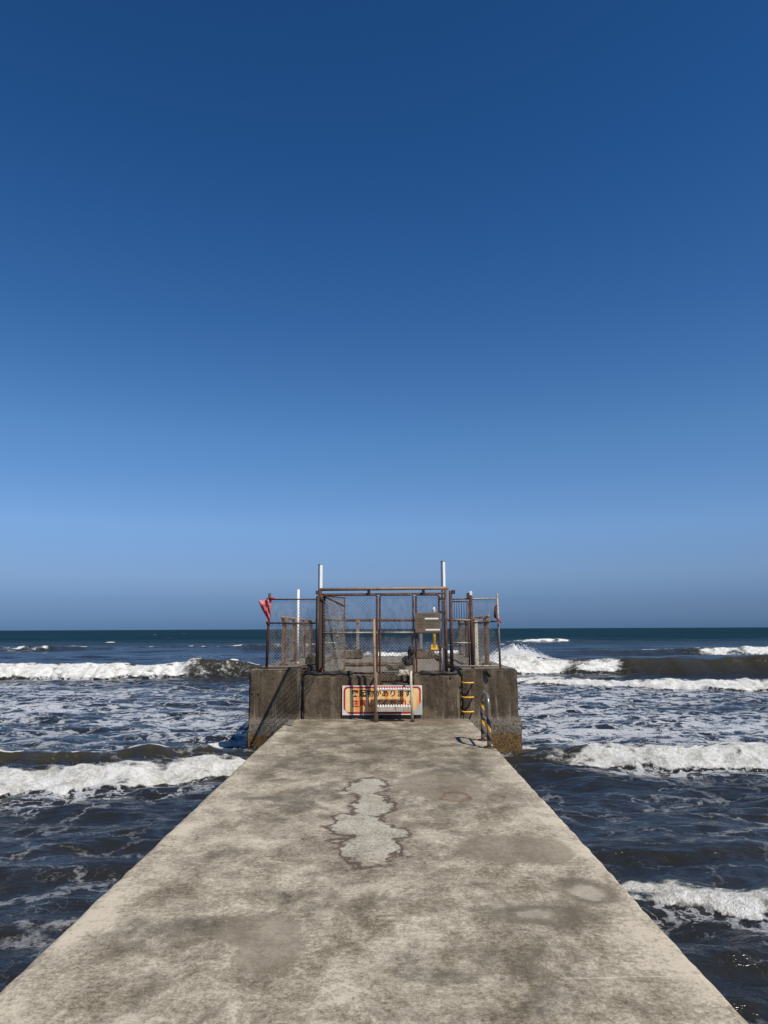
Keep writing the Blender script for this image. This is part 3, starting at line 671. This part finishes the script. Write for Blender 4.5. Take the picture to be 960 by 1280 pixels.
# ------------------------------------------------------------------ gate
YG = 13.46
gate = empty('chain_link_gate', (0, YG, ZC))
tag(gate, 'rusty pipe gate with chain link panels closing off the platform', 'gate')
GL, GR, GT = -1.22, 1.10, 2.325
for x, r, m in ((GL, 0.034, 'darkrust'), (GR, 0.030, 'rust'), (GR + 0.10, 0.034, 'darkrust')):
    tube('gate_post', [(x, YG, ZC - 0.01), (x, YG, GT + (0.0 if x < GR + .05 else -0.03))], r, M[m], gate)
tube('top_beam', [(GL - 0.02, YG, GT), (GR + 0.06, YG, GT + 0.015)], 0.030, M['tanrust'], gate)
tube('track_rail', [(GL, YG, 2.235), (GR, YG, 2.245)], 0.017, M['darkrust'], gate)
for px in (461, 529):
    a = at(px, 742, YG); bx('track_hanger', (a.x, YG - 0.035, 2.268), (0.055, 0.06, 0.12), M['black'], gate, bevel=0.005)
for x in (GL - 0.05, GR + 0.15):
    bx('post_clamp', (x, YG, 2.27), (0.07, 0.08, 0.07), M['darkrust'], gate, bevel=0.008)
def leaf(x0, x1, z0, z1, zm, m, y=YG - 0.01, mesh=True):
    r = 0.019
    lf = tube('leaf_frame', [(x0 + .03, y, z0), (x0, y, z0 + .03), (x0, y, z1 - .03), (x0 + .03, y, z1), (x1 - .03, y, z1), (x1, y, z1 - .03), (x1, y, z0 + .03), (x1 - .03, y, z0), (x0 + .03, y, z0)], r, M[m], gate)
    tube('mid_rail', [(x0, y - 0.004, zm), (x1, y - 0.004, zm)], 0.016, M['galv'], lf)
    if mesh: chain_link('wire_mesh', (x0, y + 0.022, z0), (1, 0, 0), (0, 0, 1), x1 - x0, z1 - z0, 0.058, 0.0026, M['wire'], lf)
    return lf
leaf(-1.175, -0.165, 0.80, 2.222, 1.53, 'rust')
leaf(-0.115, 0.505, 0.66, 2.222, 1.53, 'rust', YG - 0.012)
leaf(0.555, 0.985, 0.80, 2.222, 1.52, 'rust')
# leaf standing open behind the left post
o2 = Vector((-1.15, YG + 0.06, 0.80)); e2 = Vector((-0.84, YG + 1.2, 0.80)); du = (e2 - o2); up = Vector((0, 0, 1))
lf = tube('open_leaf_frame', [o2, o2 + up * 1.42, e2 + up * 1.42, e2, o2], 0.02, M['rust'], gate)
chain_link('wire_mesh', o2, du, up, du.length, 1.42, 0.085, 0.0048, M['wire'], lf)
tube('leaf_brace', [o2 + up * 1.40, e2 + up * 1.25], 0.02, M['darkrust'], lf)
# side wing reaching out past the edge on the left
WX = GL + 0.035
wf = tube('side_wing_frame', [(WX, YG - 0.04, 0.90), (WX, YG - 0.04, 2.12), (WX + 0.06, YG - 1.5, 2.12), (WX + 0.06, YG - 1.5, 0.92)], 0.030, M['blackrust'], gate)
chain_link('wire_mesh', (WX, YG - 0.04, 0.92), (0.06 / 1.46, -1, 0), up, 1.44, 1.2, 0.10, 0.005, M['blackrust'], wf)
# latch hardware at the right post
for z in (1.25, 1.9, 2.15):
    bx('hinge', (GR - 0.05, YG - 0.02, z), (0.10, 0.05, 0.05), M['darkrust'], gate, bevel=0.006)
tube('drop_bolt', [(1.02, YG - 0.04, 0.80), (1.02, YG - 0.04, 1.25)], 0.012, M['galv'], gate)

# white square posts standing behind the gate posts
rot45 = Matrix.Rotation(R(42), 3, 'Z')
for px, py, Y, z0, lb in ((400.5, 706, 13.62, ZC, 'white square post rising above the left gate post'), (553.5, 702, 13.62, ZC, 'white square post rising above the right gate post, the taller one')):
    p = at(px, py, Y); e = empty('white_post', (p.x, Y, z0)); tag(e, lb, 'post', 'white posts behind the gate')
    h = p.z - z0
    bx('post_shaft', (p.x, Y, z0 + h / 2), (0.062, 0.062, h), M['white'], e, rot45, 0.004)
    bx('post_cap', (p.x, Y, p.z + 0.006), (0.070, 0.070, 0.014), M['galv'], e, rot45, 0.003)
p = at(373, 737, 15.4)
e = empty('white_pole', (p.x, 15.4, ZS)); tag(e, 'slim round white pole behind the left fence', 'pole')
tube('pole_shaft', [(p.x, 15.4, ZS - 0.01), (p.x, 15.4, p.z)], 0.026, M['white'], e, 12)
tube('base_collar', [(p.x, 15.4, ZS - 0.01), (p.x, 15.4, ZS + 0.05)], 0.055, M['galv'], e, 12)

# ------------------------------------------------------------------ side fences
YP = 13.66
fl = empty('chain_link_fence', (-1.7, YP, ZS)); tag(fl, 'chain link fence on the left block between flag post and gate', 'fence')
tube('fence_post', [(-2.225, YP, ZS - 0.01), (-2.195, YP, 2.27)], 0.026, M['darkrust'], fl)
tube('top_rail', [(-2.2, YP, 2.155), (GL - 0.04, YP, 2.155)], 0.014, M['rust'], fl)
tube('mid_rail', [(-2.21, YP, 1.715), (GL - 0.04, YP, 1.71)], 0.015, M['darkrust'], fl)
tube('bottom_rail', [(-2.36, YF + 0.06, ZS + 0.03), (-1.40, YF + 0.06, ZS + 0.03)], 0.014, M['darkrust'], fl)
chain_link('wire_mesh', (-2.19, YP + 0.02, ZS + 0.04), (1, 0, 0), (0, 0, 1), 0.93, 1.24, 0.060, 0.0026, M['wire'], fl)
for z in (1.715, 2.155): bx('rail_clamp', (-2.215, YP - 0.01, z), (0.07, 0.07, 0.05), M['darkrust'], fl, bevel=0.006)

fr = empty('chain_link_fence', (1.7, YP, ZS)); tag(fr, 'chain link fence with barred panel on the right block', 'fence')
tube('fence_post', [(1.605, YP, ZS - 0.01), (1.595, YP, 2.23)], 0.032, M['darkrust'], fr)
tube('fence_post', [(2.115, YP, ZS - 0.01), (2.095, YP, 2.25)], 0.021, M['galv'], fr)
bx('post_cap', (1.597, YP - 0.005, 2.25), (0.05, 0.05, 0.08), M['wtape'], fr, bevel=0.006)
bx('rail_clamp', (1.545, YP - 0.02, 2.21), (0.05, 0.06, 0.10), M['darkrust'], fr, bevel=0.006)
tube('top_rail', [(1.20, YP, 2.145), (2.13, YP, 2.155)], 0.015, M['galv'], fr)
tube('panel_rail', [(1.20, YP - 0.01, 2.10), (1.56, YP - 0.01, 2.10)], 0.013, M['rust'], fr)
tube('panel_rail', [(1.20, YP - 0.01, 1.755), (1.58, YP - 0.01, 1.755)], 0.020, M['tanrust'], fr)
tube('mid_rail', [(1.62, YP, 1.70), (2.10, YP, 1.735)], 0.014, M['darkrust'], fr)
tube('panel_rail', [(1.20, YP, 1.33), (1.59, YP, 1.33)], 0.020, M['galv'], fr)
for k in range(8):
    x = 1.235 + k * 0.046; tube('panel_bar', [(x, YP - 0.01, 1.755), (x, YP - 0.01, 2.10)], 0.006, M['darkrust'], fr, 6)
tube('panel_stile', [(1.545, YP - 0.01, 0.90), (1.545, YP - 0.01, 2.10)], 0.014, M['rust'], fr)
tube('bottom_rail', [(1.22, YF + 0.05, ZS + 0.045), (1.98, YF + 0.05, ZS + 0.05), (2.10, YP, ZS + 0.05)], 0.015, M['galv'], fr)
chain_link('wire_mesh', (1.62, YP + 0.02, ZS + 0.04), (1, 0, 0), (0, 0, 1), 0.47, 1.24, 0.060, 0.0024, M['wire'], fr)
chain_link('wire_mesh', (1.20, YP + 0.02, ZS + 0.04), (1, 0, 0), (0, 0, 1), 0.38, 0.86, 0.060, 0.0026, M['wire'], fr)

# ------------------------------------------------------------------ guard rails round the platform
def guard(label, pts, posts, m, mesh):
    e = empty('guard_rail', (pts[0][0], pts[0][1], ZS)); tag(e, label, 'guard rail', 'rusty guard rails round the platform')
    for (x, y, z0, pm) in posts:
        ps_ = bx('rail_post', (x, y, (z0 + 1.86) / 2), (0.085, 0.06, 1.86 - z0), M[pm], e, None, 0.008)
        bx('post_bracket', (x, y - 0.005, 1.80), (0.12, 0.075, 0.10), M['tanrust'], ps_, Matrix.Rotation(R(random.uniform(-12, 12)), 3, 'Y'), 0.01)
        bx('base_plate', (x, y, z0 + 0.012), (0.17, 0.16, 0.03), M['darkrust'], ps_, None, 0.004)
    for z, r in (((1.835, 0.030), (1.72, 0.016)) if mesh else ((1.84, 0.042),)):
        tube('rail', [(x, y, z) for x, y in pts], r, M[m], e)
    if mesh:
        a, b = Vector((*pts[0], 0.92)), Vector((*pts[-1], 0.92))
        chain_link('wire_mesh', a, b - a, (0, 0, 1), (b - a).length, 0.82, 0.12, 0.0024, M['wire'], e)
guard('rusty guard rail of square posts running back along the left platform edge', [(-2.10, 14.7), (-2.10, 20.6)],
      [(-2.10, 15.05, ZS, 'orust'), (-2.10, 16.75, ZS, 'orust'), (-2.10, 18.7, ZS, 'orust'), (-2.10, 20.4, ZS, 'orust')], 'tanrust', True)
guard('rusty guard rail running back along the right platform edge', [(2.06, 14.6), (2.06, 20.6)],
      [(2.06, 15.05, ZS, 'orust'), (2.06, 16.75, ZS, 'rust'), (2.06, 18.7, ZS, 'rust'), (2.06, 20.4, ZS, 'rust')], 'tanrust', True)
guard('rust red guard rail across the seaward end behind the gate', [(-2.0, 20.62), (1.96, 20.62)],
      [(-0.80, 20.62, 1.005, 'galv'), (0.98, 20.62, 1.005, 'galv')], 'rust', False)
p = at(594, 775, 14.2)
e = empty('cream_post', (p.x, 14.2, ZS)); tag(e, 'cream painted square post beside the right fence post', 'post')
bx('post_shaft', (p.x, 14.2, (ZS + p.z) / 2), (0.075, 0.07, p.z - ZS), M['cream'], e, Matrix.Rotation(R(25), 3, 'Z'), 0.006)
bx('post_cap', (p.x, 14.2, p.z + 0.012), (0.095, 0.09, 0.025), M['tanrust'], e, Matrix.Rotation(R(25), 3, 'Z'), 0.005)

# ------------------------------------------------------------------ yellow beacon pole
bpz = at(543, 815, 20.6)
e = empty('beacon_pole', (bpz.x, 20.6, 1.005)); tag(e, 'yellow beacon pole with flanged foot behind the notice board', 'beacon')
tube('pole_shaft', [(bpz.x, 20.6, 1.0), (bpz.x, 20.6, 2.02)], 0.042, M['yellow'], e, 12)
bx('base_flange', (bpz.x, 20.6, 1.03), (0.21, 0.20, 0.05), M['yellow'], e, None, 0.008)
for s in (-1, 1): bx('gusset', (bpz.x + s * 0.065, 20.6, 1.10), (0.05, 0.02, 0.11), M['yellow'], e)
tube('lamp', [(bpz.x, 20.6, 2.02), (bpz.x, 20.6, 2.06), (bpz.x, 20.6, 2.10), (bpz.x, 20.6, 2.17), (bpz.x, 20.6, 2.20)], [0.03, 0.035, 0.05, 0.046, 0.02], M['lamp'], e, 12)

# ------------------------------------------------------------------ notice board on the gate
a, b = at(519, 766, YG - 0.06), at(551, 790.5, YG - 0.06)
nb = empty('notice_board', ((a.x + b.x) / 2, YG - 0.06, b.z)); tag(nb, 'brown weathered notice board fixed to the gate', 'sign')
yb = YG - 0.06
bx('board', ((a.x + b.x) / 2, yb, (a.z + b.z) / 2), (b.x - a.x, 0.014, a.z - b.z), M['board'], nb, None, 0.003)
bx('board_lip', ((a.x + b.x) / 2, yb - 0.004, b.z - 0.006), (b.x - a.x + 0.01, 0.03, 0.014), M['darkrust'], nb)
for (x0, x1, y) in ((531, 548, 773.3), (532, 550, 787.2)):
    c0, c1 = at(x0, y, yb - 0.009), at(x1, y, yb - 0.009)
    bx('blank_strip', ((c0.x + c1.x) / 2, yb - 0.0092, c0.z), (c1.x - c0.x, 0.004, 0.028), M['wtape'], nb)
def letters(y, spans, hgt, name):
    mb = MB()
    for (x0, x1) in spans:
        c0, c1 = at(x0, y, yb - 0.008), at(x1, y, yb - 0.008); x = c0.x; w = hgt * 0.95
        while x + w * 0.6 < c1.x:
            # one blurred character: a few small strokes
            for q in range(4):
                if random.random() < .7: mb.box((x + w * 0.42, yb - 0.0085, c0.z + hgt * (q / 3 - 0.5)), (w * random.uniform(.4, .8), 0.002, hgt * 0.15))
            mb.box((x + w * random.uniform(.25, .6), yb - 0.0088, c0.z), (hgt * 0.15, 0.002, hgt * .95))
            x += w * 1.18
    mb.build(name, M['dtext'], nb)['kind'] = 'stuff'
letters(769.2, [(528, 544)], 0.026, 'lettering')
letters(776.5, [(522, 530), (532, 545), (546.5, 549.5)], 0.020, 'lettering')
letters(780.3, [(521, 530), (533, 543)], 0.018, 'lettering')
letters(783.4, [(523, 529), (534, 543)], 0.018, 'lettering')
mb = MB(); c0, c1 = at(520, 773.6, yb), at(530, 773.6, yb); mb.box(((c0.x + c1.x) / 2, yb - 0.0085, c0.z), (c1.x - c0.x, 0.002, 0.008)); mb.build('ruled_line', M['dtext'], nb)

# ------------------------------------------------------------------ orange warning banner on the wall
yw = 13.335
a, b = at(428, 857, yw), at(528, 893.5, yw)
bn = empty('warning_banner', ((a.x + b.x) / 2, yw, b.z)); tag(bn, 'orange warning banner with red border on the wall behind the steps', 'banner')
BW, BH, BX, BZ = b.x - a.x, a.z - b.z, (a.x + b.x) / 2, (a.z + b.z) / 2
def sheet(name, x0, x1, z0, z1, y, mat, rad=0.0, parent=bn, hole=None):
    def rr(x0, x1, z0, z1, rad):
        pts = []
        for cx, cz, s in ((x1 - rad, z1 - rad, 0), (x0 + rad, z1 - rad, 90), (x0 + rad, z0 + rad, 180), (x1 - rad, z0 + rad, 270)):
            for k in range(6):
                q = R(s + 18 * k); pts.append((cx + rad * math.cos(q), y + 0.004 * math.sin(cx * 7 + cz * 5), cz + rad * math.sin(q)))
        return pts
    mb = MB(); P = rr(x0, x1, z0, z1, rad); n = len(P)
    back = [(p[0], y + 0.003, p[2]) for p in P]
    P = [(p[0], y, p[2]) for p in P]
    if hole is None:
        mb.add(P + back, [tuple(range(n - 1, -1, -1))] + [(i, (i + 1) % n, n + (i + 1) % n, n + i) for i in range(n)])
    else:
        I = rr(x0 + hole, x1 - hole, z0 + hole, z1 - hole, max(rad - hole, 0.005)); I = [(p[0], y, p[2]) for p in I]
        mb.add(P + I, [(i, n + i, n + (i + 1) % n, (i + 1) % n) for i in range(n)])
    return mb.build(name, mat, parent)
sheet('banner_sheet', a.x, b.x, b.z, a.z, yw, M['bwhite'], 0.012)
sheet('border', a.x + .022, b.x - .022, b.z + .022, a.z - .018, yw - 0.0025, M['rtext'], 0.07)
sheet('panel', a.x + .054, b.x - .054, b.z + .054, a.z - .050, yw - 0.005, M['banner'], 0.05)
# worn grey corners peeling off
for sx, w in ((1, 0.20), (-1, 0.14)):
    x = b.x if sx > 0 else a.x
    hh = 0.27 if sx > 0 else 0.13
    MB().add([(x, yw - 0.0075, b.z), (x, yw - 0.0075, b.z + hh), (x - sx * w * 0.25, yw - 0.012, b.z + hh * 0.72), (x - sx * w, yw - 0.0075, b.z)], [(0, 3, 2, 1) if sx < 0 else (0, 1, 2, 3)]).build('worn_corner', M['grey' if sx > 0 else 'bwhite'], bn)
def text(name, s, x0, x1, z0, z1, y, mat, parent, bold=0.0):
    cu = bpy.data.curves.new('tmp', 'FONT'); cu.body = s; cu.size = 1.0; cu.offset = bold; cu.resolution_u = 3
    o = bpy.data.objects.new('tmp', cu); col.objects.link(o)
    dg = bpy.context.evaluated_depsgraph_get(); dg.update()
    me = bpy.data.meshes.new_from_object(o.evaluated_get(dg)); bpy.data.objects.remove(o); bpy.data.curves.remove(cu)
    if not len(me.vertices): return None
    me.name = name; me.materials.clear()
    co = np.empty(len(me.vertices) * 3); me.vertices.foreach_get('co', co); co = co.reshape(-1, 3)
    lo, hi = co.min(0), co.max(0); n = co.copy()
    n[:, 0] = x0 + (co[:, 0] - lo[0]) / (hi[0] - lo[0]) * (x1 - x0); n[:, 1] = y; n[:, 2] = z0 + (co[:, 1] - lo[1]) / (hi[1] - lo[1]) * (z1 - z0)
    me.vertices.foreach_set('co', n.ravel()); me.update()
    return link(name, me, mat, parent)
tx0, tx1 = at(439.5, 870, yw).x, at(514, 870, yw).x
text('black_lettering', '突起物があります', tx0, tx1, at(0, 873, yw).z, at(0, 863.5, yw).z, yw - 0.0085, M['btext'], bn, 0.018)
text('red_lettering', '注意してください', tx0, tx1, at(0, 885.5, yw).z, at(0, 876, yw).z, yw - 0.0085, M['rtext'], bn, 0.020)

# ------------------------------------------------------------------ steps with handrail in front of the wall
st = empty('step_ladder', (0.12, 13.1, 0)); tag(st, 'two tread metal step ladder with tall handrail leaning at the banner', 'step ladder')
lx = at(469.5, 890, 13.0).x; tx = at(467.5, 780, 13.0).x
for D, m in ((0.49, 'tanrust'), (0.315, 'darkrust'), (0.20, 'darkrust')):
    Y = 13.365 - D
    hx = lx + (0.0 if D > .4 else 0.008)
    tube('handrail_upright', [(hx, Y, 0.0), (hx * .5 + tx * .5, Y, 0.9), (tx + (0 if D > .4 else .012), Y, 1.76)], 0.024 if D > .4 else 0.022, M[m], st)
tube('handrail_top', [(tx, 13.365 - 0.49, 1.76), (tx + .012, 13.365 - 0.2, 1.76)], 0.02, M['tanrust'], st)
rx = at(514.5, 890, 13.1).x
tube('side_rail', [(rx + 0.01, 13.02, 0.0), (rx - 0.005, 13.16, 0.80), (rx + 0.0, 13.22, 0.83), (rx + 0.02, 13.42, 0.80)], 0.024, M['cream'], st)
tube('side_rail', [(lx + 0.02, 12.96, 0.0), (lx + 0.005, 13.2, 0.80), (lx + 0.02, 13.40, 0.80)], 0.022, M['tanrust'], st)
for zc, Y, th in ((0.535, 13.12, 0.022), (0.235, 13.06, 0.04)):
    tr = bx('tread', ((lx + rx) / 2, Y, zc), (rx - lx - 0.03, 0.20, th), M['tread'], st, None, 0.004)
    mb = MB()
    n = 13
    for i in range(n):
        x = lx + 0.04 + (rx - lx - 0.08) * i / (n - 1)
        for yy in (-0.085, 0.0, 0.085): mb.tube([(x, Y + yy, zc + th / 2), (x, Y + yy, zc + th / 2 + 0.017)], [0.016, 0.011], 6)
    mb.build('tread_studs', M['wtape'], tr)['kind'] = 'stuff'
    if th > 0.03: fl_ = MB(); fl_.box(((lx + rx) / 2, Y - 0.104, zc - 0.032), (rx - lx - 0.03, 0.008, 0.06)); fl_.build('tread_front', M['tread'], tr)
for x in (lx, rx): bx('foot_pad', (x + .01, 13.0, 0.008), (0.07, 0.12, 0.03), M['black'], st, None, 0.004)

# ------------------------------------------------------------------ taped hoop on the deck edge
hp = empty('hoop_barrier', (1.395, 10.5, 0)); tag(hp, 'steel hoop barrier wrapped in yellow and black tape on the pier edge', 'barrier')
pts = []; y0, y1, hz, rr_ = 10.17, 10.82, 0.685, 0.16
pts.append((1.395, y0, 0.0)); pts += [(1.395, y0, z) for z in np.linspace(0.06, hz - rr_, 8)]
for k in range(1, 7):
    q = R(15 * k); pts.append((1.395, y0 + rr_ - rr_ * math.cos(q), hz - rr_ + rr_ * math.sin(q)))
pts2 = [(x, y0 + y1 - y, z) for x, y, z in pts][::-1]
tube('hoop', [*pts, *pts2], 0.029, M['hoop'], hp, 14)
tube('cross_bar', [(1.395, y0, 0.34), (1.395, y1, 0.34)], 0.018, M['galv'], hp)
for y in (y0, y1):
    bp = tube('base_plate', [(1.395, y, -0.005), (1.395, y, 0.014)], 0.075, M['darkrust'], hp, 16)
    MB().tube([(1.395 - 0.15, y + 0.01, 0.006), (1.395 + 0.13, y - 0.02, 0.006)], 0.008, 6).build('anchor_pin', M['darkrust'], bp)

# ------------------------------------------------------------------ flags and rags
def cloth(name, P00, P10, P01, P11, nu, nv, amp, seed, mat, parent=None):
    vs_, fs = [], []
    for j in range(nv + 1):
        for i in range(nu + 1):
            u, v = i / nu, j / nv
            p = (Vector(P00) * (1 - u) + Vector(P10) * u) * (1 - v) + (Vector(P01) * (1 - u) + Vector(P11) * u) * v
            k = amp * min(1, 4 * u)
            p += Vector((0.25 * k * math.sin(9 * v + seed), k * math.sin(11 * u + 5 * v + seed) + 0.5 * k * math.sin(19 * u - 9 * v), 0.3 * k * math.sin(8 * u + 2 * seed)))
            vs_.append(p)
    for j in range(nv):
        for i in range(nu):
            q = j * (nu + 1) + i; fs.append((q, q + 1, q + nu + 2, q + nu + 1))
    o = MB().add(vs_, fs).build(name, mat, parent, True)
    m = o.modifiers.new('solid', 'SOLIDIFY'); m.thickness = 0.004
    return o
YFg = YP - 0.035
f0 = at(339.5, 748.5, YFg); f1 = at(322.5, 751, YFg); f2 = at(338, 770, YFg); f3 = at(335.5, 778, YFg)
fg = empty('red_flag', (f2.x, YFg, f2.z)); tag(fg, 'faded red flag tied to the leftmost fence post', 'flag')
cloth('flag_cloth', f0, f1, f2, f3, 18, 16, 0.020, 1.0, M['flag'], fg)
k0 = at(340.5, 748, YFg)
tube('tie_knot', [(k0.x - .05, YFg - .01, k0.z), (k0.x, YFg - .03, k0.z + .005), (k0.x + .05, YFg, k0.z - .002)], [0.012, 0.026, 0.012], M['ragred'], fg, 8)
r0 = at(620, 757, YP - .05); r1 = at(623.5, 777, YP - .05)
rg = empty('red_rag', (r1.x, YP - .05, r1.z)); tag(rg, 'dark red rag knotted round the rightmost fence post', 'rag')
mb = MB()
for k in range(4):
    o_ = (k - 1.5) * 0.008
    mb.tube([(r0.x + o_, YP - .04 - .01 * k, r0.z), (r0.x - .02 + o_ * 1.3, YP - .05, r0.z - .11), (r0.x - .02 + o_, YP - .05 - .01 * k, r0.z - .22), (r1.x - .01 + o_, YP - .05, r1.z + .05)], [0.008, 0.013, 0.012, 0.009], 7)
mb.build('rag_folds', M['rag'], rg, True)
MB().tube([(r1.x - .05, YP - .05, r1.z + .08), (r1.x - .01, YP - .065, r1.z + .04), (r1.x + .02, YP - .06, r1.z), (r1.x + .035, YP - .05, r1.z - .03)], [0.010, 0.022, 0.018, 0.008], 8).build('rag_knot', M['ragred'], rg, True)

# ------------------------------------------------------------------ clutter on the sill
def lump(name, c, r, mat, seed, parent=None, n=3):
    bm = bmesh.new(); bmesh.ops.create_icosphere(bm, subdivisions=n, radius=1)
    for v in bm.verts:
        k = 1 + 0.45 * mnoise.noise(v.co * 1.8 + Vector((seed, 0, 0))) + 0.15 * mnoise.noise(v.co * 5 + Vector((0, seed, 0)))
        v.co = Vector((v.co.x * r[0], v.co.y * r[1], v.co.z * r[2])) * k + Vector(c)
    me = bpy.data.meshes.new(name); bm.to_mesh(me); bm.free(); return link(name, me, mat, parent, True)
p = at(509, 832, 14.9)
bg_ = empty('black_bag', (p.x, 14.9, 0.78)); tag(bg_, 'small black bag lying on the platform floor behind the gate', 'bag')
lump('bag_body', (p.x, 14.85, 0.965), (0.13, 0.10, 0.10), M['black'], 3.0, bg_); lump('bag_top', (p.x + .01, 14.82, 1.06), (0.07, 0.06, 0.025), M['grey'], 5.0, bg_)
p = at(513.5, 814, 13.5)
hb = empty('black_cloth', (p.x, 13.42, p.z)); tag(hb, 'black cloth bundle hanging on the middle gate frame', 'cloth')
lump('cloth_folds', (p.x, 13.41, p.z), (0.055, 0.035, 0.085), M['black'], 8.0, hb); lump('cloth_tail', (p.x - .035, 13.41, p.z - .08), (0.03, 0.025, 0.06), M['black'], 9.0, hb)
p = at(505, 841, 13.42)
rp = empty('rope_tangle', (p.x, 13.42, 0.58)); tag(rp, 'tangle of bleached rope on the step below the gate', 'rope')
for k in range(6):
    q = [(p.x + 0.11 * math.sin(i * 0.9 + k * 1.7) * (0.4 + 0.12 * k), 13.40 + 0.05 * math.cos(i * 1.3 + k), max(0.60, p.z + 0.05 * math.sin(i * 1.9 + k * 2.3))) for i in range(9)]
    tube('rope_loop', q, 0.012, M['rope'], rp, 6)
for k, (x0, x1, z, ln, lb) in enumerate(((-1.50, -0.62, ZC + 0.028, 12, 'black strip standing in for shade along the sill below the left gate panel'), (0.62, 1.30, ZC + 0.025, 9, 'black strip standing in for shade along the sill below the notice board'))):
    e = empty('sill_shade_strip', (x0, 13.40, z)); tag(e, lb, 'shade strip', 'shade strips on the gate sill')
    for s in range(2):
        q = [(x0 + (x1 - x0) * i / ln, 13.415 + 0.05 * s + 0.02 * math.sin(i * 1.7 + s), z + 0.012 * abs(math.sin(i * 2.3 + s * 2)) + 0.02 * s) for i in range(ln + 1)]
        tube('shade_strip_run', q, 0.026, M['black'], e, 8)  # black tubes put in for the irregular dark shading along the sill
e = empty('drain_spout', (1.86, YF, 0.74)); tag(e, 'stubby black drain spout below the right fence rail', 'pipe')
a = at(608.5, 836, YF)
tube('spout_pipe', [(a.x, YF + 0.05, 0.83), (a.x, YF - 0.05, 0.83), (a.x + 0.02, YF - 0.06, 0.80), (a.x + 0.04, YF - 0.05, 0.73)], 0.026, M['black'], e, 10)
bx('spout_collar', (a.x, YF - 0.012, 0.83), (0.10, 0.03, 0.10), M['darkrust'], e, None, 0.006)
